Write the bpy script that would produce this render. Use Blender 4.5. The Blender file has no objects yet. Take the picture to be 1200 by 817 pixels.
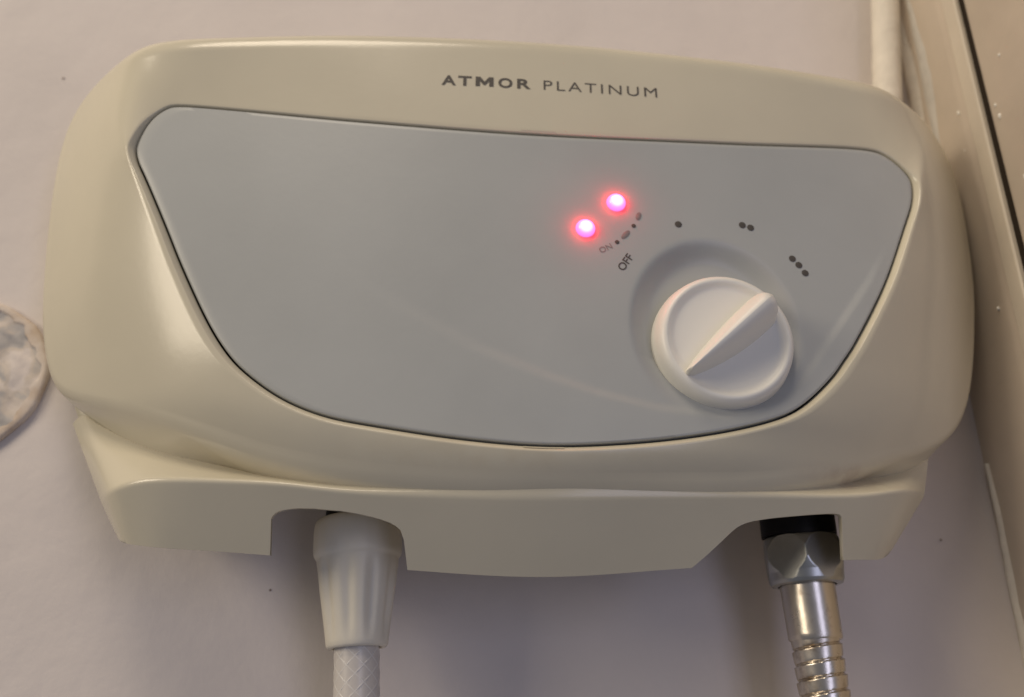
import bpy, bmesh, math, random
from mathutils import Vector, Matrix
from mathutils.bvhtree import BVHTree
import numpy as np
random.seed(4)
np.random.seed(4)
S = bpy.context.scene
COL = S.collection
R = math.radians

# ------------------------------------------------------------------ camera
cam = bpy.data.cameras.new("camera"); cam_o = bpy.data.objects.new("camera", cam); COL.objects.link(cam_o)
cam.sensor_width = 36.0; cam.lens = 31.5; cam.clip_start = 0.01; cam.clip_end = 50
cam_o.matrix_world = Matrix(((0.9965461, -0.0471266, -0.0683737, -0.0179139),
                             (-0.0807071, -0.3557934, -0.9310733, -0.3099412),
                             (0.0195514, 0.9333757, -0.3583679, -0.0938924), (0, 0, 0, 1))) 
# columns are right, up, back
cr = Vector((0.9965461, -0.0807071, 0.0195514)); cu = Vector((-0.0471266, -0.3557934, 0.9333757)); cb = Vector((-0.0683737, -0.9310733, -0.3583679))
cam_o.matrix_world = Matrix(((cr.x, cu.x, cb.x, -0.0179139), (cr.y, cu.y, cb.y, -0.3099412), (cr.z, cu.z, cb.z, -0.0938924), (0, 0, 0, 1)))
S.camera = cam_o
cam.dof.use_dof = True; cam.dof.focus_distance = 0.258; cam.dof.aperture_fstop = 9.0
S.render.resolution_x = 1024; S.render.resolution_y = 697

# ------------------------------------------------------------------ world and lamps
w = bpy.data.worlds.new("World"); S.world = w; w.use_nodes = True
bg = w.node_tree.nodes["Background"]
bg.inputs[0].default_value = (0.88, 0.89, 1.0, 1); bg.inputs[1].default_value = 0.14

def area(name, loc, target, sx, sy, watts, col):
    l = bpy.data.lights.new(name, 'AREA'); l.shape = 'RECTANGLE'; l.size = sx; l.size_y = sy
    l.energy = watts; l.color = col
    o = bpy.data.objects.new(name, l); COL.objects.link(o); o.location = loc
    o.rotation_euler = (Vector(target) - Vector(loc)).to_track_quat('-Z', 'Y').to_euler()
    return o
area("ceiling_lamp", (-0.30, -0.62, 1.00), (0, -0.03, 0.02), 0.45, 0.45, 5.4, (1.0, 0.85, 0.66))
area("left_fill", (-1.05, -0.62, 0.32), (0, -0.03, 0.0), 0.40, 0.55, 5.8, (1.0, 0.865, 0.67))  # unseen fill added on the left to brighten the left-hand faces
area("cool_light", (0.34, -0.95, -0.10), (0.06, -0.03, -0.03), 0.28, 0.7, 1.25, (0.70, 0.72, 1.0))  # bluish light from the right, its source unseen
S.view_settings.view_transform = 'Standard'; S.view_settings.look = 'None'
S.view_settings.exposure = 0.09; S.view_settings.gamma = 1.0; S.view_settings.use_curve_mapping = False

# ------------------------------------------------------------------ materials
def mat(name, col, rough=0.5, metal=0.0, spec=0.5, var=0.0, vscale=20.0, bump=0.0, bscale=120.0, col2=None, sss=0.0, detail=4.0, lo=0.35, hi=0.65, rvar=0.0):
    m = bpy.data.materials.new(name); m.use_nodes = True
    nt = m.node_tree; b = nt.nodes["Principled BSDF"]
    b.inputs["Base Color"].default_value = (*col, 1); b.inputs["Roughness"].default_value = rough
    b.inputs["Metallic"].default_value = metal; b.inputs["Specular IOR Level"].default_value = spec
    if sss:
        b.inputs["Subsurface Weight"].default_value = sss; b.inputs["Subsurface Radius"].default_value = (.003, .002, .0015)
        b.inputs["Subsurface Scale"].default_value = 1.0
    tc = nt.nodes.new("ShaderNodeTexCoord")
    if col2 or var:
        n = nt.nodes.new("ShaderNodeTexNoise"); n.inputs["Scale"].default_value = vscale; n.inputs["Detail"].default_value = detail
        n.inputs["Roughness"].default_value = 0.6
        nt.links.new(tc.outputs["Object"], n.inputs["Vector"])
        r = nt.nodes.new("ShaderNodeValToRGB"); r.color_ramp.elements[0].position = lo; r.color_ramp.elements[1].position = hi
        c2 = col2 or tuple(c * (1 - var) for c in col)
        r.color_ramp.elements[0].color = (*c2, 1); r.color_ramp.elements[1].color = (*col, 1)
        nt.links.new(n.outputs["Fac"], r.inputs["Fac"]); nt.links.new(r.outputs["Color"], b.inputs["Base Color"])
        if rvar:
            mp = nt.nodes.new("ShaderNodeMapRange"); mp.inputs["To Min"].default_value = rough + rvar; mp.inputs["To Max"].default_value = rough
            nt.links.new(n.outputs["Fac"], mp.inputs["Value"]); nt.links.new(mp.outputs["Result"], b.inputs["Roughness"])
    if bump:
        n2 = nt.nodes.new("ShaderNodeTexNoise"); n2.inputs["Scale"].default_value = bscale; n2.inputs["Detail"].default_value = 5
        nt.links.new(tc.outputs["Object"], n2.inputs["Vector"])
        bp = nt.nodes.new("ShaderNodeBump"); bp.inputs["Strength"].default_value = bump; bp.inputs["Distance"].default_value = 0.001
        nt.links.new(n2.outputs["Fac"], bp.inputs["Height"]); nt.links.new(bp.outputs["Normal"], b.inputs["Normal"])
    return m

M = {}
M['wall'] = mat("wall_paint", (.71, .65, .615), .75, var=.10, vscale=6, bump=.8, bscale=55, spec=.25, detail=7)
M['side'] = mat("side_wall_paint", (.62, .53, .43), .6, var=.14, vscale=16, bump=.4, bscale=70, spec=.3)
M['trim'] = mat("trim_paint", (.66, .58, .47), .55, var=.10, vscale=25, bump=.25, bscale=90)
M['filler'] = mat("filler", (.80, .74, .64), .8, var=.16, vscale=60, bump=.7, bscale=150)
M['filler_grey'] = mat("grey_filler", (.60, .56, .50), .8, var=.18, vscale=50, bump=.7, bscale=150)
M['shell'] = mat("ivory_plastic", (.66, .605, .465), .18, spec=.45, var=.08, vscale=11, rvar=.04, bump=.03, bscale=400)
# a brownish water stain that has settled above the inlet, and a fainter one under the panel
nt = M['shell'].node_tree; b = nt.nodes["Principled BSDF"]
src = b.inputs["Base Color"].links[0].from_socket; tcs = nt.nodes.new("ShaderNodeTexCoord"); prev = src
for (cx, cy, cz, sx_, sy_, sz_, amt, colr) in ((.104, -.045, -.0315, .028, .03, .0055, .55, (.40, .29, .22)), (-.005, -.068, -.0325, .060, .03, .006, .22, (.50, .40, .25)), (.118, -.040, -.052, .02, .03, .006, .20, (.45, .36, .27))):
    mpn = nt.nodes.new("ShaderNodeMapping"); mpn.inputs["Location"].default_value = (-cx / sx_, -cy / sy_, -cz / sz_); mpn.inputs["Scale"].default_value = (1 / sx_, 1 / sy_, 1 / sz_)
    lnn = nt.nodes.new("ShaderNodeVectorMath"); lnn.operation = 'LENGTH'
    mrn = nt.nodes.new("ShaderNodeMapRange"); mrn.inputs["From Min"].default_value = 1.0; mrn.inputs["From Max"].default_value = .2; mrn.interpolation_type = 'SMOOTHSTEP'
    nz = nt.nodes.new("ShaderNodeTexNoise"); nz.inputs["Scale"].default_value = 140; nz.inputs["Detail"].default_value = 6
    rz = nt.nodes.new("ShaderNodeMapRange"); rz.inputs["From Min"].default_value = .40; rz.inputs["From Max"].default_value = .68; rz.inputs["To Max"].default_value = amt
    mul = nt.nodes.new("ShaderNodeMath"); mul.operation = 'MULTIPLY'
    mx = nt.nodes.new("ShaderNodeMix"); mx.data_type = 'RGBA'; mx.inputs[7].default_value = (*colr, 1)
    nt.links.new(tcs.outputs["Object"], mpn.inputs["Vector"]); nt.links.new(mpn.outputs["Vector"], lnn.inputs[0]); nt.links.new(lnn.outputs["Value"], mrn.inputs["Value"])
    nt.links.new(tcs.outputs["Object"], nz.inputs["Vector"]); nt.links.new(nz.outputs["Fac"], rz.inputs["Value"])
    nt.links.new(mrn.outputs["Result"], mul.inputs[0]); nt.links.new(rz.outputs["Result"], mul.inputs[1])
    nt.links.new(mul.outputs["Value"], mx.inputs[0]); nt.links.new(prev, mx.inputs[6]); prev = mx.outputs[2]
nt.links.new(prev, b.inputs["Base Color"])
M['skirt'] = M['shell']
M['panel'] = mat("grey_plastic", (.43, .44, .425), .34, spec=.4, var=.08, vscale=14, rvar=.06, bump=.03, bscale=500)
M['knob'] = mat("white_plastic", (.82, .795, .72), .38, bump=.03, bscale=500)
M['print'] = mat("dark_print", (.075, .065, .055), .6)
M['print_pale'] = mat("worn_print", (.27, .23, .22), .6, var=.25, vscale=900)
M['black'] = mat("black_plastic", (.008, .007, .007), .5, spec=.2)
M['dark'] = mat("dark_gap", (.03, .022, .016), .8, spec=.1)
M['nut'] = mat("white_nut_plastic", (.76, .71, .60), .45, var=.05, vscale=60, bump=.08, bscale=300)
M['hose'] = mat("hose_pvc", (.62, .58, .54), .30, bump=.03, bscale=300)
M['braid'] = mat("braid_fibre", (.70, .67, .63), .28)
M['chrome'] = mat("worn_chrome", (.70, .64, .56), .13, 1.0, var=0, col2=(.36, .29, .22), vscale=110, lo=.30, hi=.46, bump=.06, bscale=260, rvar=.35)
M['zinc'] = mat("dull_zinc", (.52, .53, .52), .36, 1.0, col2=(.42, .42, .40), vscale=160, lo=.2, hi=.8, bump=.02, bscale=300)
M['plaster'] = mat("patch_rim", (.68, .60, .53), .85, col2=(.52, .41, .31), lo=.34, hi=.58, vscale=70, bump=.5, bscale=150)
M['speck'] = mat("white_paint", (.85, .82, .75), .6)
M['grime'] = mat("grime", (.26, .20, .16), .8)

# plaster fill: three tones of patchy plaster
pf = mat("patch_fill", (.66, .60, .56), .85, bump=1.0, bscale=110)
nt = pf.node_tree; b = nt.nodes["Principled BSDF"]
tc = nt.nodes.new("ShaderNodeTexCoord"); n = nt.nodes.new("ShaderNodeTexNoise"); n.inputs["Scale"].default_value = 75; n.inputs["Detail"].default_value = 7; n.inputs["Distortion"].default_value = .8
r = nt.nodes.new("ShaderNodeValToRGB"); cr_ = r.color_ramp
cr_.elements[0].position = .36; cr_.elements[0].color = (.34, .325, .315, 1); cr_.elements[1].position = .62; cr_.elements[1].color = (.68, .61, .56, 1)
e = cr_.elements.new(.47); e.color = (.45, .425, .405, 1); e = cr_.elements.new(.53); e.color = (.58, .51, .44, 1)
nt.links.new(tc.outputs["Object"], n.inputs["Vector"]); nt.links.new(n.outputs["Fac"], r.inputs["Fac"]); nt.links.new(r.outputs["Color"], b.inputs["Base Color"])
M['patch'] = pf

# lit LED lens: brighter in its middle, where the chip sits
def led_mat():
    m = bpy.data.materials.new("lit_led"); m.use_nodes = True; nt = m.node_tree
    b = nt.nodes["Principled BSDF"]; b.inputs["Base Color"].default_value = (.8, .15, .25, 1); b.inputs["Roughness"].default_value = .2
    tc = nt.nodes.new("ShaderNodeTexCoord"); ln = nt.nodes.new("ShaderNodeVectorMath"); ln.operation = 'LENGTH'
    nt.links.new(tc.outputs["Object"], ln.inputs[0])
    mr = nt.nodes.new("ShaderNodeMapRange"); mr.inputs["From Min"].default_value = .0024; mr.inputs["From Max"].default_value = .0032
    nt.links.new(ln.outputs["Value"], mr.inputs["Value"])
    rp = nt.nodes.new("ShaderNodeValToRGB"); el = rp.color_ramp.elements
    el[0].position = 0; el[0].color = (1, .014, .07, 1); el[1].position = 1; el[1].color = (.10, .0006, .0028, 1)
    x = el.new(.14); x.color = (.5, .0065, .022, 1); x = el.new(.5); x.color = (.22, .0022, .0075, 1)
    nt.links.new(mr.outputs["Result"], rp.inputs["Fac"]); nt.links.new(rp.outputs["Color"], b.inputs["Emission Color"])
    b.inputs["Emission Strength"].default_value = 165.0
    return m
M['led'] = led_mat()

# ------------------------------------------------------------------ helpers
def tag(o, label=None, cat=None, kind=None, group=None):
    if label: o['label'] = label
    if cat: o['category'] = cat
    if kind: o['kind'] = kind
    if group: o['group'] = group
    return o

def link(name, verts, faces, m, parent=None, smooth=True, loc=None, angle=None):
    me = bpy.data.meshes.new(name)
    me.from_pydata([tuple(map(float, v)) for v in verts], [], faces)
    bm = bmesh.new(); bm.from_mesh(me); bmesh.ops.recalc_face_normals(bm, faces=bm.faces)
    bm.to_mesh(me); bm.free()
    me.materials.append(m)
    if smooth:
        me.shade_smooth()
        if angle: me.set_sharp_from_angle(angle=R(angle))
    o = bpy.data.objects.new(name, me); COL.objects.link(o)
    if loc is not None: o.location = loc
    if parent: o.parent = parent
    return o

def empty(name, loc=(0, 0, 0)):
    o = bpy.data.objects.new(name, None); o.empty_display_size = .02; COL.objects.link(o); o.location = loc
    return o

def grid_faces(nr, nc, closed=True, off=0):
    f = []
    for i in range(nr - 1):
        for j in range(nc if closed else nc - 1):
            k = (j + 1) % nc
            f.append((off + i * nc + j, off + i * nc + k, off + (i + 1) * nc + k, off + (i + 1) * nc + j))
    return f

def catmull(P, n, closed=True):
    P = np.array(P, float); N = len(P); out = []
    for i in range(N if closed else N - 1):
        if closed: p0, p1, p2, p3 = P[(i - 1) % N], P[i], P[(i + 1) % N], P[(i + 2) % N]
        else: p0, p1, p2, p3 = P[max(i - 1, 0)], P[i], P[i + 1], P[min(i + 2, N - 1)]
        # centripetal-ish tension through chord lengths of the first two coordinates
        for t in np.arange(n) / n:
            out.append(.5 * (2 * p1 + (p2 - p0) * t + (2 * p0 - 5 * p1 + 4 * p2 - p3) * t * t + (3 * p1 - p0 - 3 * p2 + p3) * t ** 3))
    if not closed: out.append(P[-1])
    return np.array(out)

def smooth_closed(A, it):
    A = A.copy()
    for _ in range(it): A = .25 * np.roll(A, 1, 0) + .5 * A + .25 * np.roll(A, -1, 0)
    return A

def normals2(P):
    t = np.roll(P, -1, 0) - np.roll(P, 1, 0)
    n = np.stack([-t[:, 1], t[:, 0]], 1)
    n /= np.linalg.norm(n, axis=1)[:, None] + 1e-12
    c = P.mean(0)
    if ((P - c) * n).sum() < 0: n = -n
    return n

def lathe(name, prof, m, parent, base, axis=(0, 0, -1), seg=64, rfun=None, cap=True, angle=40):
    """prof: list of (distance along the axis, radius)"""
    ax = Vector(axis).normalized(); q = Vector((0, 0, 1)).rotation_difference(ax)
    V = []
    for h, r in prof:
        for j in range(seg):
            a = 2 * math.pi * j / seg
            rr = rfun(a, h, r) if rfun else r
            V.append(q @ Vector((rr * math.cos(a), rr * math.sin(a), h)))
    F = grid_faces(len(prof), seg)
    if cap:
        F.append(tuple(range(seg))); F.append(tuple((len(prof) - 1) * seg + j for j in range(seg)))
    return link(name, V, F, m, parent, True, base, angle)

def sstep(a, b, x):
    t = np.clip((x - a) / (b - a), 0, 1); return t * t * (3 - 2 * t)

# ------------------------------------------------------------------ the setting
def noisy_sheet(name, xs, zs, fn, m):
    V = []; 
    for z in zs:
        for x in xs: V.append(fn(x, z))
    return tag(link(name, V, grid_faces(len(zs), len(xs), False), m), kind='structure')

# back wall: one sheet with a slightly wavy plaster surface
def wave(x, z): return .0006 * math.sin(31 * x + 1.3) * math.sin(27 * z + .4) + .0003 * math.sin(93 * x + 60 * z)
noisy_sheet('wall', np.linspace(-.9, .32, 123), np.linspace(-.6, .8, 141), lambda x, z: (x, wave(x, z) * .8, z), M['wall'])

# the side wall runs towards the viewer from a corner that leans a little
def xw(z): return .1804 - .036 * z
zs = np.linspace(-.6, .8, 141)
ys = np.array([.01, 0, -.005, -.01, -.015, -.02, -.025, -.03, -.0340, -.0352, -.0356])
def sidef(y, z):
    k = max(0, (-y - .0335) / .002)
    return (xw(z) + .0005 * math.sin(60 * z + 2) * math.sin(90 * y) + .0012 * min(k, 1) ** 2, y, z)
noisy_sheet('side_wall', ys, zs, sidef, M['side'])

def strip_prism(name, prof, m, z0=-.6, z1=.8, n=60, jitter=0.0, kind='structure', parent=None):
    """prof in (x offset from the side wall, y)"""
    V = []; k = len(prof)
    for z in np.linspace(z0, z1, n):
        for (dx, y) in prof: V.append((xw(z) + dx + random.uniform(-jitter, jitter), y + random.uniform(-jitter, jitter), z))
    F = grid_faces(n, k)
    F.append(tuple(range(k))); F.append(tuple((n - 1) * k + j for j in range(k)))
    o = link(name, V, F, m, parent, True, angle=35)
    if kind: tag(o, kind=kind)
    return o
strip_prism('corner_trim', [(-.0006, -.0362), (-.0012, -.0368), (-.0012, -.0432), (-.0006, -.0438), (.01, -.0438), (.01, -.0362)], M['trim'])
strip_prism('gap_shade_strip', [(.0006, -.0440), (.0006, -.0474), (.0060, -.0474), (.0060, -.0440)], M['dark'])  # solid dark strip standing in for the shade inside the gap
strip_prism('side_panel', [(.0004, -.0475), (-.0004, -.0484), (-.0008, -.0500), (-.0008, -.125), (.02, -.125), (.02, -.0475)], M['side'])

# filler smeared down the inside corner
def smear(name, y_of, hw, m, z0, z1, lift, n=70):
    V = []; c = 5
    for i, z in enumerate(np.linspace(z0, z1, n)):
        y = y_of(z) + .0006 * math.sin(70 * z) + random.uniform(-.0003, .0003); h = hw * (1 + .25 * math.sin(45 * z + 1) + random.uniform(-.1, .1)) * min(1, .12 + (i / n) * 9, .12 + (1 - i / n) * 9)
        for j, s in enumerate((-1, -.55, 0, .55, 1)):
            V.append((xw(z) + .0006 - lift * (1 - s * s) * (1 + random.uniform(-.15, .15)), y + s * h, z))
    return tag(link(name, V, grid_faces(n, c, False), m), kind='structure')
smear('corner_filler', lambda z: -.0045 - .02 * max(0, z - .15), .0032, M['filler'], .06, .5, .0022)
smear('corner_filler', lambda z: -.0138 - .03 * max(0, z - .15), .0030, M['filler_grey'], .06, .5, .0012)
smear('corner_filler', lambda z: -.0022, .0030, M['filler'], -.5, -.012, .0020)
# white paint specks on the side wall
for (y, z, s) in ((-.0302, .1213, .0008), (-.0520, .1091, .0006), (-.0527, .1040, .0010), (-.0575, .0758, .0010), (-.0274, .0392, .0006), (-.0290, .105, .0004), (-.0600, .125, .0006)):
    V = []; 
    base = xw(z) - (.0008 if y < -.047 else 0)
    for ring, (k, h) in enumerate(((1, -.0002), (.8, .0003), (.35, .0005))):
        for j in range(8):
            a = j * math.pi / 4; rr = s * k * (1 + .3 * math.sin(3 * a + z * 900))
            V.append((base - h, y + rr * math.cos(a) * .7, z + rr * math.sin(a) * 1.3))
    F = grid_faces(3, 8); F.append(tuple(16 + j for j in range(8)))
    par = bpy.data.objects['side_panel'] if y < -.047 else bpy.data.objects['side_wall']
    link('paint_speck', V, F, M['speck'], par)
# little dents and fly specks on the wall
for (x, z, s) in ((-.1771, .1316, .00045), (.1597, -.0401, .00045), (-.0735, -.0639, .0004)):
    V = [(x + s * math.cos(a), wave(x, z) * .8 - .0003, z + s * math.sin(a)) for a in np.arange(7) * 2 * math.pi / 7] + [(x, wave(x, z) * .8 - .0006, z)]
    link('wall_speck', V, [(j, (j + 1) % 7, 7) for j in range(7)], M['grime'], bpy.data.objects['wall'])

# ------------------------------------------------------------------ the water heater
H = tag(empty('water_heater'), "ivory wall mounted electric water heater with grey front panel, white dial, two red lights", "water heater")
X0 = .0066
def F_(x, z): return .066 - .45 * (x - X0) ** 2 - .05 * (z - .024)
PANEL = [(-0.1214, 0.0689), (-0.1201, 0.0757), (-0.1166, 0.0808), (-0.1130, 0.0824), (-0.1086, 0.0832), (-0.0512, 0.0783), (0.0071, 0.0764), (0.0704, 0.0791), (0.1182, 0.0832), (0.1291, 0.0816), (0.1363, 0.0746), (0.1368, 0.0687), (0.1353, 0.0624), (0.1312, 0.0535), (0.1207, 0.0315), (0.1070, 0.0092), (0.1017, 0.0020), (0.0967, -0.0043), (0.0860, -0.0140), (0.0750, -0.0192), (0.0566, -0.0241), (0.0341, -0.0278), (0.0099, -0.0297), (-0.0139, -0.0286), (-0.0377, -0.0257), (-0.0520, -0.0232), (-0.0644, -0.0184), (-0.0749, -0.0115), (-0.0819, -0.0050), (-0.0896, 0.0056), (-0.1001, 0.0239), (-0.1059, 0.0351), (-0.1119, 0.0464), (-0.1171, 0.0559), (-0.1199, 0.0607), (-0.1215, 0.0650)]
OUTER = [(-0.1318, 0.1079, 0.0540), (-0.1280, 0.1085, 0.0560), (-0.1227, 0.1093, 0.0580), (-0.1160, 0.1097, 0.0595), (-0.1082, 0.1101, 0.0605), (-0.0543, 0.1150, 0.0618), (0.0103, 0.1173, 0.0620), (0.0738, 0.1155, 0.0615), (0.1157, 0.1126, 0.0600), (0.1324, 0.1120, 0.0575), (0.1446, 0.1112, 0.0500), (0.1615, 0.1112, 0.0360), (0.1719, 0.1020, 0.0280), (0.1749, 0.0827, 0.0260), (0.1744, 0.0509, 0.0250), (0.1699, 0.0266, 0.0260), (0.1648, 0.0096, 0.0280), (0.1563, -0.0058, 0.0320), (0.1392, -0.0160, 0.0400), (0.1177, -0.0218, 0.0500), (0.0832, -0.0318, 0.0610), (0.0440, -0.0352, 0.0655), (0.0100, -0.0370, 0.0672), (-0.0181, -0.0368, 0.0665), (-0.0463, -0.0348, 0.0645), (-0.0684, -0.0305, 0.0615), (-0.0918, -0.0224, 0.0565), (-0.1123, -0.0155, 0.0480), (-0.1303, -0.0115, 0.0360), (-0.1442, -0.0055, 0.0270), (-0.1518, 0.0105, 0.0250), (-0.1554, 0.0272, 0.0250), (-0.1589, 0.0544, 0.0250), (-0.1607, 0.0782, 0.0250), (-0.1587, 0.0979, 0.0280), (-0.1493, 0.1047, 0.0370)]
RAD = [.009] * 11 + [.008, .006, .006, .006, .006, .006, .006, .007, .009, .012, .016, .016, .016, .016, .013, .010, .009, .008] + [.007] + [.006] * 5 + [.008]
INS = [.8] * 18 + [.3] + [0] * 9 + [.4] + [.8] * 7
SUB = 14
both = catmull([(*p, *o, r, k) for p, o, r, k in zip(PANEL, OUTER, RAD, INS)], SUB)
seg = np.linalg.norm(np.roll(both, -1, 0)[:, :2] - both[:, :2], axis=1) + np.linalg.norm(np.roll(both, -1, 0)[:, 2:4] - both[:, 2:4], axis=1)
cum = np.concatenate([[0], np.cumsum(seg)]); loopb = np.concatenate([both, both[:1]])
NP = 520; tt = np.arange(NP) / NP * cum[-1]
both = np.stack([np.interp(tt, cum, loopb[:, i]) for i in range(loopb.shape[1])], 1)
pin = smooth_closed(both[:, :2], 12); outk = smooth_closed(both[:, 2:], 34)
nin = smooth_closed(normals2(pin), 6); nin /= np.linalg.norm(nin, axis=1)[:, None]
po, do, rad, ins = outk[:, :2], outk[:, 2], outk[:, 3], outk[:, 4]
nout = smooth_closed(normals2(po), 10); nout /= np.linalg.norm(nout, axis=1)[:, None]
Fin = F_(pin[:, 0], pin[:, 1])

CH = .0017
top = sstep(-.05, .75, nin[:, 1]); cw = CH * (1 - .75 * top); cd = .0015 * (1 - .88 * top)
crest = pin + nin * cw[:, None]; dcr = Fin + cd
# start angle of the edge fillet from the slope of the face
dist = np.linalg.norm(po - crest, axis=1)
a0 = np.arctan2(np.maximum(dcr - do, 0) * 1.15, dist)
po = po - nout * (rad * (1 - np.sin(a0)) * ins)[:, None]
rows = []
def row(P, d): rows.append(np.stack([P[:, 0], -d, P[:, 1]], 1))
row(pin - nin * .0002, Fin - .006)
row(pin, Fin - .0010 * (1 - .5 * top))
row(pin + nin * (cw * .14)[:, None], Fin - .0003 * (1 - .6 * top))
row(pin + nin * (cw * .55)[:, None], Fin + cd * .52)
row(pin + nin * (cw * .80)[:, None], Fin + cd * .86)
row(crest, dcr)
drop = np.maximum(dcr - do, 0)
for t in np.linspace(0, 1, 22)[1:]:
    bulge = .10 * drop * 4 * t * (1 - t)
    row(crest + (po - crest) * t, dcr + (do - dcr) * t + bulge)
lip = np.clip(ins * -1.25 + 1, 0, 1)       # 1 along the lower lip
we = lip * np.maximum(1 - sstep(-.100, -.066, po[:, 0]), sstep(.106, .128, po[:, 0]))   # the outer stretches of the lip slope back
aend = np.maximum(math.pi / 2 - R(32) * we, a0 + .15)
for k in np.linspace(0, 1, 11)[1:]:
    a = a0 + (aend - a0) * k
    row(po + nout * (rad * (np.sin(a) - np.sin(a0)))[:, None], do - rad * (np.cos(a0) - np.cos(a)))
Pe = po + nout * (rad * (np.sin(aend) - np.sin(a0)))[:, None]; de = do - rad * (np.cos(a0) - np.cos(aend))
for t in (.25, .5, .75, 1.0):
    row(Pe + nout * (.016 * we * np.cos(aend) * t)[:, None], np.maximum(de - .016 * we * np.sin(aend) * t, .003))
Pe = Pe + nout * (.016 * we * np.cos(aend))[:, None]; de = np.maximum(de - .016 * we * np.sin(aend), .003)
db = .002 * (1 - lip) + (.028 - .013 * we) * lip
for t in (.35, .7, 1.0):
    row(Pe + nout * (.0006 - .0146 * lip[:, None]) * t, de + (np.minimum(db, de - .0005) - de) * t)
SV = np.concatenate(rows)
shell = link('shell', SV, grid_faces(len(rows), NP), M['shell'], H, True, angle=80)
shell_bvh = BVHTree.FromPolygons([tuple(v) for v in SV], grid_faces(len(rows), NP))

# back plate against the wall, peeping out beside the skirt at lower left and right
bp_ = [(-.150, .03), (-.1495, .005), (-.1400, -.014), (-.1300, -.0290), (-.124, -.0295), (-.11, -.028), (.11, -.028), (.145, -.024), (.158, -.005), (.165, .03), (.16, .09), (.12, .103), (-.11, .098), (-.150, .085)]
V = [(x, -.001, z) for x, z in bp_] + [(x, -.0085, z) for x, z in bp_] + [(x * .985 + .0001, -.0100, (z - .03) * .985 + .03) for x, z in bp_]
nb = len(bp_); Fb = grid_faces(3, nb) + [tuple(range(nb)), tuple(2 * nb + j for j in range(nb))]
link('back_plate', V, Fb, M['shell'], H, True, angle=40)

# lower skirt
SK_A = [(-0.1344, 0.0220, -0.0225), (-0.1315, 0.0260, -0.0210), (-0.1274, 0.0290, -0.0205), (-0.1167, 0.0310, -0.0212), (-0.1021, 0.0350, -0.0252), (-0.0849, 0.0400, -0.0303), (-0.0657, 0.0460, -0.0351), (-0.0477, 0.0535, -0.0378), (-0.0275, 0.0592, -0.0386), (0.0108, 0.0640, -0.0386), (0.0500, 0.0615, -0.0364), (0.0770, 0.0560, -0.0352), (0.1072, 0.0470, -0.0318), (0.1284, 0.0390, -0.0268), (0.1427, 0.0290, -0.0211)]
SK_B = [(-0.1197, 0.0340, -0.0437), (-0.1160, 0.0430, -0.0434), (-0.1113, 0.0500, -0.0422), (-0.1025, 0.0550, -0.0405), (-0.0924, 0.0580, -0.0403), (-0.0787, 0.0600, -0.0405), (-0.0625, 0.0620, -0.0410), (-0.0460, 0.0624, -0.0424), (-0.0273, 0.0628, -0.0428), (0.0104, 0.0643, -0.0428), (0.0491, 0.0624, -0.0405), (0.0743, 0.0605, -0.0390), (0.1019, 0.0570, -0.0376), (0.1226, 0.0500, -0.0338), (0.1361, 0.0360, -0.0326)]
SK_C = [(-0.1133, 0.0340, -0.0536), (-0.1101, 0.0400, -0.0555), (-0.1066, 0.0430, -0.0565), (-0.0989, 0.0460, -0.0575), (-0.0903, 0.0470, -0.0580), (-0.0782, 0.0480, -0.0585), (-0.0626, 0.0490, -0.0594), (-0.0457, 0.0500, -0.0609), (-0.0265, 0.0500, -0.0622), (0.0123, 0.0500, -0.0632), (0.0520, 0.0500, -0.0594), (0.0778, 0.0490, -0.0573), (0.1047, 0.0470, -0.0549), (0.1165, 0.0420, -0.0537), (0.1243, 0.0360, -0.0479)]
NOTCH1 = [(5.80, 1.0), (5.8195, .5026), (5.845, .462), (5.8951, .4184), (5.96, .387), (6.0429, .3645), (6.15, .343), (6.2857, .323), (6.55, .303), (7.0, .2921), (7.25, .308), (7.5, .337), (7.64, .365), (7.75, .3973), (7.82, .435), (7.875, .487), (7.9125, .6152), (7.95, 1.0)]
NOTCH2 = [(10.105, 1.0), (10.5, .5872), (10.56, .528), (10.62, .4735), (10.68, .436), (10.75, .4053), (10.84, .38), (10.95, .3607), (11.1, .338), (11.3, .3165), (11.5, .296), (11.7, .283), (11.78, .285), (11.84, .2971), (11.87, .33), (11.875, .60), (11.88, 1.0)]
def dense(K, n=400):
    c = catmull(K, 24, False); c[:, :] = np.array([np.convolve(np.pad(c[:, i], 12, mode='edge'), np.ones(25) / 25, 'valid') for i in range(3)]).T * .6 + c * .4
    return c
DA, DB, DC = dense(SK_A), dense(SK_B), dense(SK_C)
def at(D, u):
    t = np.clip(u, 0, 14) * 24; i = np.minimum(t.astype(int), len(D) - 2); fr = (t - i)[:, None]
    return D[i] * (1 - fr) + D[i + 1] * fr
us = np.linspace(0, 14, 337)
col = [(u, 1.0) for u in us if not (5.80 <= u <= 7.95 or 10.105 <= u <= 11.88)]
def refine(L, n=6):
    out = []
    for (a, b) in zip(L[:-1], L[1:]):
        for t in np.arange(n) / n: out.append((a[0] + (b[0] - a[0]) * t, a[1] + (b[1] - a[1]) * t))
    return out + [L[-1]]
col += refine(NOTCH1) + [(5.7995, 1.0), (7.9505, 1.0)] + refine(NOTCH2) + [(10.1045, 1.0), (11.8805, 1.0)]
col.sort(key=lambda c: c[0])
U = np.array([c[0] for c in col]); FV = np.array([c[1] for c in col])
A_, B_, C_ = at(DA, U), at(DB, U), at(DC, U)
AB = B_ - A_; BC = C_ - B_
rowsk = []
A2 = A_ - AB * .35; A2[:, 2] += .004 * np.exp(-((A_[:, 0] + .078) / .016) ** 2)
rowsk += [A2, A_, A_ + AB * .3, A_ + AB * .6]
rr = .13
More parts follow.
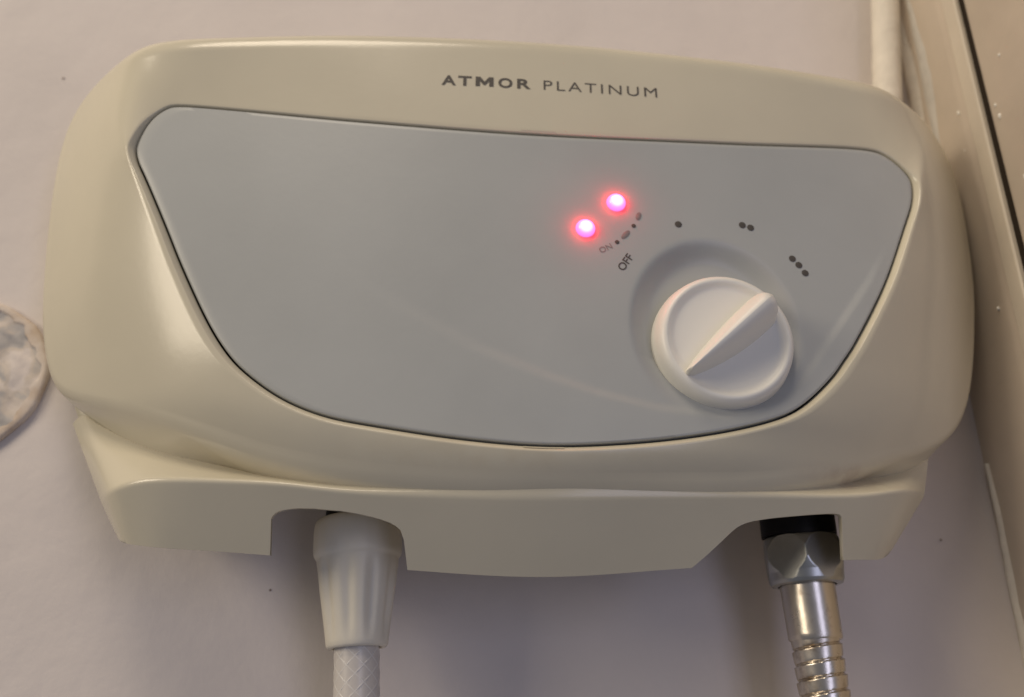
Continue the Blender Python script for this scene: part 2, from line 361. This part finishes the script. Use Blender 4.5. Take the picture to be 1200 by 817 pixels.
c0 = A_ + AB * (1 - np.clip(.0017 / np.linalg.norm(AB, axis=1), .05, .40))[:, None]; c1 = B_ + BC * .07
for t in np.linspace(0, 1, 8): rowsk.append(c0 * (1 - t) ** 2 + B_ * 2 * t * (1 - t) + c1 * t * t)
for t in np.linspace(0, 1, 15)[1:]:
    f = .07 + (FV - .07) * t
    rowsk.append(B_ + BC * f[:, None])
# inward turn: 2 mm of wall thickness along the lower edge
last = rowsk[-1].copy(); back = last.copy(); ef = sstep(0, 2.5, U) * (1 - sstep(12, 14, U)); back[:, 1] -= .0001 + .0021 * ef; back[:, 2] += .0002; rowsk.append(back)
up_ = B_ + BC * (FV * .5)[:, None]; up_[:, 1] -= .0002 + .0024 * ef; rowsk.append(up_)
rowsk = np.array(rowsk)                       # rows, columns, (x, d, z)
# the two ends run back to the wall
endL = rowsk[:, :1].copy(); endL[:, :, 2] += .45 * endL[:, :, 1]; endL[:, :, 0] += .1 * endL[:, :, 1]; endL[:, :, 1] = .002; endR = rowsk[:, -1:].copy(); endR[:, :, 2] += .45 * endR[:, :, 1]; endR[:, :, 0] -= .1 * endR[:, :, 1]; endR[:, :, 1] = .002
midL = (endL + rowsk[:, :1]) / 2; midR = (endR + rowsk[:, -1:]) / 2
rowsk = np.concatenate([endL, midL, rowsk, midR, endR], 1)
nr, nc = rowsk.shape[:2]
V = [(p[0], -p[1], p[2]) for p in rowsk.reshape(-1, 3)]
link('lower_skirt', V, grid_faces(nr, nc, False), M['skirt'], H, True, angle=60)

# ------------------------------------------------------------------ front panel
KC = np.array((.0636, .0053)); DC_ = np.array((.0620, .0100)); DR = np.array((.0275, .0315))
RID = np.array([(-.06, .028), (-.033, .0114), (-.01, -.0013), (.0099, -.0089), (.0247, -.0135), (.042, -.0172), (.062, -.0185), (.084, -.0105), (.1003, .0115), (.1147, .0308), (.124, .046)])
def panel_d(x, z):
    d = F_(x, z)
    rho = np.sqrt(((x - DC_[0]) / DR[0]) ** 2 + ((z - DC_[1]) / DR[1]) ** 2)
    d = d - .0040 * (1 - sstep(.74, 1.0, rho)) * np.clip((z + .022) / .022, 0, 1)
    zr = np.interp(x, RID[:, 0], RID[:, 1])
    sl = np.interp(x, [-.06, -.01, .04, .062, .09, .124], [-1, -.45, -.12, 0, 1.0, 1.5])
    sd = (zr - z) / np.sqrt(1 + sl * sl)      # positive outside / below the ridge
    fade = sstep(-.055, .01, x) * (1 - sstep(.11, .125, x))
    return d + .0006 * sstep(-.0022, .0010, sd) * fade * (1 - .6 * sstep(.004, .02, sd))
pe = pin - nin * .00055
ang = pe - KC; L = np.linalg.norm(ang, axis=1); dirn = ang / L[:, None]
inner_r = np.minimum(.0350, L * .93)
prow = []
for t in np.linspace(0.03, 1, 40): prow.append(KC + dirn * (inner_r * t)[:, None])
for t in np.linspace(0, 1, 44)[1:]: prow.append(KC + dirn * (inner_r + (L - .0009 - inner_r) * t)[:, None])
PV = []
for P in prow: PV.append(np.stack([P[:, 0], -panel_d(P[:, 0], P[:, 1]), P[:, 1]], 1))
dl = panel_d(pe[:, 0], pe[:, 1])
PV.append(np.stack([pe[:, 0] - dirn[:, 0] * .0002, -(dl - .0003), pe[:, 1] - dirn[:, 1] * .0002], 1))
PV.append(np.stack([pe[:, 0], -(dl - .0010), pe[:, 1]], 1))
PV.append(np.stack([pe[:, 0], -(dl - .0050), pe[:, 1]], 1))
npr = len(PV); PV = np.concatenate(PV)
PF = grid_faces(npr, NP) + [tuple(range(NP))]
panel = link('front_panel', PV, PF, M['panel'], H, True, angle=50)
panel_bvh = BVHTree.FromPolygons([tuple(v) for v in PV], PF)
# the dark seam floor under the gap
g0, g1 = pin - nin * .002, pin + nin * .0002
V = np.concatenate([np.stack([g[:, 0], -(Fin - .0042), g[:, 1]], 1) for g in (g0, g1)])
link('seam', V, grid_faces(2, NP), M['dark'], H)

def drop_on(bvh, x, z, lift=.0):
    h = bvh.ray_cast(Vector((x, -.2, z)), Vector((0, 1, 0)))
    return (h[0].y if h[0] else -.06) - lift

# pry slots in the middle of the panel's upper and lower edge
for (x0, x1, zc, up) in ((.0012, .0135, 0, 1), (.0030, .0155, 0, -1)):
    idx = [i for i in range(NP) if x0 <= pin[i, 0] <= x1 and (pin[i, 1] > .02) == (up > 0)]
    V = []
    for off, l in ((.0001, .00025), (.0009, .0003)):
        for i in idx:
            p = pin[i] + nin[i] * off; V.append((p[0], drop_on(shell_bvh, p[0], p[1], l), p[1]))
    link('pry_slot', V, grid_faces(2, len(idx), False), M['shell'], H)

# ------------------------------------------------------------------ dial knob
kx, kz = KC; kb = F_(kx, kz) - .0040
KN = link('knob', *(lambda: (
    [(kx + r * math.cos(a), -(kb + h), kz + r * math.sin(a)) for h, r in ((-.001, .0208), (.0, .0211), (.001, .0214), (.003, .0213), (.0058, .0207), (.0072, .0203), (.0082, .0196), (.0088, .0187), (.0087, .0181), (.0082, .0174), (.0076, .0166), (.0074, .0155), (.0074, .010), (.0074, .002)) for a in np.arange(96) * 2 * math.pi / 96],
    grid_faces(14, 96) + [tuple(13 * 96 + j for j in range(96))]))(), M['knob'], H, True)
# lens shaped grip across the knob's face
ga = math.atan2(.0229 + .004, .0794 - .0504)
gd = np.array((math.cos(ga), math.sin(ga))); gn = np.array((-gd[1], gd[0]))
V = []; ts = np.linspace(-1, 1, 61)
def lens(t): return max(0, 1 - ((t - .30) / 1.32) ** 2) ** .8
def endr(t): return min(1, math.sqrt(max(0, 1 - max(0, (t - .80) / .20) ** 2)))
lev = [(.0066, 1.0), (.0078, .93), (.0105, .78), (.0135, .60), (.0158, .40), (.0170, .24), (.0177, .12), (.0179, 0.0)]
half = .0180
for h, wf in lev:
    k = (h - .0066) / .0113
    rw = lambda t: (.0005 + .0021 * ((t + 1) / 2)) * math.sqrt(max(0, 1 - k ** 4))
    L_ = [(t, (rw(t) + .0022 * lens(t) * wf) * endr(t)) for t in ts] + [(t, -(rw(t) + .0044 * lens(t) * wf) * endr(t)) for t in ts[::-1]]
    for t, wv in L_:
        e = .0066 + (h - .0066) * (1 - .45 * ((1 - t) / 2) ** 2.2) * (1 - .30 * max(0, (t - .72) / .28) ** 2)
        q = np.array((kx, kz)) + gd * (t * (half - .0010 * k * k)) + gn * wv
        V.append((q[0], -(kb + e), q[1]))
nn = 2 * len(ts)
link('grip', V, grid_faces(len(lev), nn) + [tuple((len(lev) - 1) * nn + j for j in range(nn))], M['knob'], KN, True, angle=75)

# ------------------------------------------------------------------ indicator lights
for (x, z) in ((.0322, .0517), (.0222, .0415)):
    y = drop_on(panel_bvh, x, z)
    V = []; F = []
    for k in range(7):
        a = k / 6 * math.pi / 2
        for j in range(24):
            b_ = j * 2 * math.pi / 24
            V.append((.0031 * math.cos(a) * math.cos(b_) if k < 6 else 0.00001 * math.cos(b_), -.0024 * math.sin(a), .0031 * math.cos(a) * math.sin(b_) if k < 6 else 0.00001 * math.sin(b_)))
    o = link('indicator_light', V, grid_faces(7, 24) + [tuple(6 * 24 + j for j in range(24))], M['led'], H, True, (x, y, z))

# ------------------------------------------------------------------ print
def text_mesh(txt, size, offset, sx, spacing=1.0):
    c = bpy.data.curves.new('t', 'FONT'); c.body = txt; c.size = size; c.offset = offset; c.space_character = spacing
    o = bpy.data.objects.new('t', c); COL.objects.link(o)
    bpy.context.view_layer.update()
    me = bpy.data.meshes.new_from_object(o.evaluated_get(bpy.context.evaluated_depsgraph_get()))
    V = [(v.co.x * sx, v.co.y) for v in me.vertices]; F = [tuple(p.vertices) for p in me.polygons]
    bpy.data.objects.remove(o); bpy.data.curves.remove(c); bpy.data.meshes.remove(me)
    return V, F
M_POLY = ([(0, 0), (0, 1), (.33, 1), (.64, .50), (.95, 1), (1.28, 1), (1.28, 0), (.97, 0), (.97, .58), (.71, .14), (.57, .14), (.31, .58), (.31, 0)], [tuple(range(13))])
def place_text(name, txt, p0, p1, cap, bvh, m, offset=0, spacing=1.0):
    """baseline from p0 to p1 (x, z), stretched to that length; cap = letter height"""
    V, F = M_POLY if (txt == 'M' and offset) else text_mesh(txt, 1.0, offset, 1.0, spacing)
    xs = [v[0] for v in V]; ysv = [v[1] for v in V]; x0_, x1_ = min(xs), max(xs); hh = max(ysv)
    ln = math.dist(p0, p1); dx = ((p1[0] - p0[0]) / ln, (p1[1] - p0[1]) / ln); up = (-dx[1], dx[0])
    out = []
    for a, b_ in V:
        s = (a - x0_) / (x1_ - x0_) * ln; t = b_ / hh * cap
        x = p0[0] + dx[0] * s + up[0] * t; z = p0[1] + dx[1] * s + up[1] * t
        out.append((x, drop_on(bvh, x, z, .00012), z))
    return link(name, out, F, m, H, False)
for ch, a, b_ in (('A', 0, 16), ('T', 18.5, 34), ('M', 38.5, 59), ('O', 64.5, 80.5), ('R', 86, 101.5)):
    place_text('letter', ch, (-.0250 + a * .000292, .0938 + a * .000004), (-.0250 + b_ * .000292, .0938 + b_ * .000004), .0039, shell_bvh, M['print'], .026 if ch != 'M' else .012)
place_text('brand_lettering', 'PLATINUM', (.0090, .0942), (.0476, .0945), .0039, shell_bvh, M['print'], -.006, 1.25)
place_text('dial_lettering', 'OFF', (.0338, .0272), (.0372, .0324), .0025, panel_bvh, M['print'], .01, 1.0)
place_text('dial_lettering', 'ON', (.0270, .0331), (.0307, .0352), .0019, panel_bvh, M['print_pale'], .0, 1.0)

def disc(name, x, z, r, bvh, m, sx=1.0, ang=0.0):
    V = []
    for rr in (1, .5):
        for j in range(16):
            a = j * math.pi / 8; u = r * sx * rr * math.cos(a); v = r * rr * math.sin(a)
            X = x + u * math.cos(ang) - v * math.sin(ang); Z = z + u * math.sin(ang) + v * math.cos(ang)
            V.append((X, drop_on(bvh, X, Z, .00012 if rr == 1 else .0002), Z))
    return link(name, V, grid_faces(2, 16) + [tuple(16 + j for j in range(16))], m, H)
for (x, z) in ((.0521, .0455), (.0733, .0472), (.0760, .0465), (.0889, .0364), (.0908, .0343), (.0926, .0316)):
    disc('dial_dot', x, z, .00115, panel_bvh, M['print'])
for (x, z) in ((.0321, .0374), (.0376, .0437)):
    disc('dial_dot', x, z, .00072, panel_bvh, M['print'])
disc('worn_mark', .0349, .0403, .00085, panel_bvh, M['print_pale'], 2.3, R(50))
disc('worn_mark', .0393, .0474, .00085, panel_bvh, M['print_pale'], 1.8, R(72))

# ------------------------------------------------------------------ ports in the notches
axL = Vector((.075, -.05, -1)); axR = Vector((.05, -.04, -1))
lathe('outlet_port', [(0, .0085), (.03, .0085)], M['black'], H, (-.0455, -.028, -.022))
lathe('inlet_port', [(0, .0117), (.0235, .0117)], M['black'], H, (.0955, -.028, -.022), axis=(.04, 0, -1))

# ------------------------------------------------------------------ white braided hose with its nut
T1 = tag(empty('shower_hose', (-.0440, -.028, -.0445)), "white braided plastic hose with a ribbed white cone nut under the heater's left side", "hose")
def flute(a, h, r):
    if h < .0125: return r * (1 - .006 * (math.cos(10 * a) > .6))
    k = min(1, (h - .0125) / .004) * (1 - max(0, (h - .031) / .006)) if h < .037 else 0
    return r * (1 - .075 * max(0, k) * (.5 + .5 * math.cos(10 * a + .6)) ** 2)
prof = [(0, .0108), (.0004, .0120), (.0012, .0128), (.0025, .0132), (.005, .0134), (.0100, .0134), (.0112, .0133), (.0119, .0129), (.0124, .0125), (.0130, .0124), (.0145, .0123), (.018, .0119), (.022, .0114), (.026, .0108), (.030, .0102), (.0335, .0097), (.0362, .0093), (.0376, .0090), (.0383, .0085), (.0383, .0072), (.0360, .0069)]
NUT = lathe('nut', prof, M['nut'], T1, (0, 0, 0), axL, 120, flute, False, 60)
lathe('hose', [(.020, .00655), (.05, .00655), (.09, .0066), (.16, .0066), (.26, .0066)], M['hose'], T1, (0, 0, 0), axL, 40)
# braid: crossing helices just proud of the tube
q = Vector((0, 0, 1)).rotation_difference(axL.normalized())
V = []; F = []
for sgn in (1, -1):
    for s in range(8):
        base = len(V); nstep = 90
        for i in range(nstep):
            h = .034 + i * .0022; th = sgn * (h / .030) * 2 * math.pi * .78 + s * math.pi / 4
            c, sn = math.cos(th), math.sin(th)
            for (dr, dh) in ((.0, -.00032), (.00016, 0), (.0, .00032)):
                rr_ = .00658 + dr
                V.append(q @ Vector((rr_ * c, rr_ * sn, h + dh)))
        F += grid_faces(nstep, 3, False, base)
link('braid', V, F, M['braid'], T1)

# ------------------------------------------------------------------ corrugated metal hose with hexagon nut
T2 = tag(empty('metal_hose', (.0966, -.028, -.0455)), "shiny corrugated metal hose with a grey hexagon nut under the heater's right side", "hose")
def hexr(a, h, r):
    k = ((a + math.pi / 6 + math.pi / 2 + .54) % (math.pi / 3)) - math.pi / 6
    hx = .01135 / math.cos(k)
    return min(hx, r)
prof = [(0, .0060), (.0001, .0108), (.0005, .0114), (.0015, .0120), (.003, .0125), (.0045, .0131), (.0075, .0131), (.0095, .0126), (.0108, .0121), (.0115, .0118), (.0125, .01165), (.0140, .01145), (.0150, .0109), (.0153, .0100), (.0153, .0090), (.0140, .0088)]
ph = np.array(prof[:-2]); tn = np.linspace(0, 1, 90); cl = np.concatenate([[0], np.cumsum(np.linalg.norm(np.diff(ph, axis=0), axis=1))]); cl /= cl[-1]
prof = list(zip(np.interp(tn, cl, ph[:, 0]), np.interp(tn, cl, ph[:, 1]))) + prof[-2:]
lathe('hexagon_nut', prof, M['zinc'], T2, (0, 0, 0), axR, 240, hexr, False, 24)
prof = [(.008, .0084), (.0150, .0084), (.0165, .0084), (.030, .0081), (.0312, .0081), (.0317, .0078), (.0317, .0068)]
lathe('ferrule', prof, M['chrome'], T2, (0, 0, 0), axR, 72, None, False, 35)
pitch = .0044; nth = 64; q = Vector((0, 0, 1)).rotation_difference(axR.normalized()); V = []
hs = np.arange(0, 18 * 36 + 1) * pitch / 18 + .0300
for h in hs:
    for j in range(nth):
        th = 2 * math.pi * j / nth; ph = ((h / pitch) - j / nth) % 1.0
        if ph < .06: r_ = .0067
        elif ph < .12: r_ = .0067 + .0008 * (ph - .06) / .06
        elif ph < .18: r_ = .0075 + .0001 * (ph - .12) / .06
        elif ph < .80: r_ = .0076 - .0003 * (ph - .18) / .62
        elif ph < .94: r_ = .0073 - .0001 * (ph - .80) / .14
        else: r_ = .0072 - .0005 * (ph - .94) / .06
        V.append(q @ Vector((r_ * math.cos(th), r_ * math.sin(th), h)))
link('corrugated_tube', V, grid_faces(len(hs), nth), M['chrome'], T2, True, angle=30)

# ------------------------------------------------------------------ white pipe in the corner above the heater
P = tag(empty('water_pipe', (.1545, -.011, .1)), "thin white painted vertical pipe rising behind the heater's upper right corner", "pipe")
lathe('pipe', [(-.03, .0058), (.0, .0058), (.25, .0058), (.5, .0058)], M['filler'], P, (0, 0, 0), (.115, 0, 1), 32)

# ------------------------------------------------------------------ round plastered patch at the left
T3 = tag(empty('wall_cover', (-.187, 0, .005)), "round plaster smeared wall cover at the left edge beside the heater", "wall cover")
prof = [(0, .0287), (.0010, .0290), (.0018, .0289), (.0024, .0284), (.0026, .0277), (.0027, .0268), (.0025, .0256), (.0012, .0250)]
def wob(a, h, r): return r * (1 + .012 * math.sin(3 * a + 1) + .008 * math.sin(11 * a) + (.03 * math.sin(7 * a + .5) + .022 * math.sin(17 * a) + .015 * math.sin(29 * a + 2) if r < .0265 else 0))
lathe('rim', prof, M['plaster'], T3, (0, 0, 0), (0, -1, 0), 96, wob, False, 50)
V = []; rs = np.linspace(.0002, .0268, 34)
for r_ in rs:
    for j in range(80):
        a = 2 * math.pi * j / 80; x, z = r_ * math.cos(a), r_ * math.sin(a)
        n_ = math.sin(310 * x + 2) * math.sin(270 * z + 1) + .7 * math.sin(620 * x + 410 * z) * math.sin(530 * z - 200 * x + 1) + .4 * math.sin(1300 * z + 900 * x)
        V.append((x, -(.0020 + .00050 * n_ * (1 - .6 * (r_ / .0272) ** 6)), z))
link('plaster_fill', V, grid_faces(len(rs), 80) + [tuple(range(80))], M['patch'], T3)
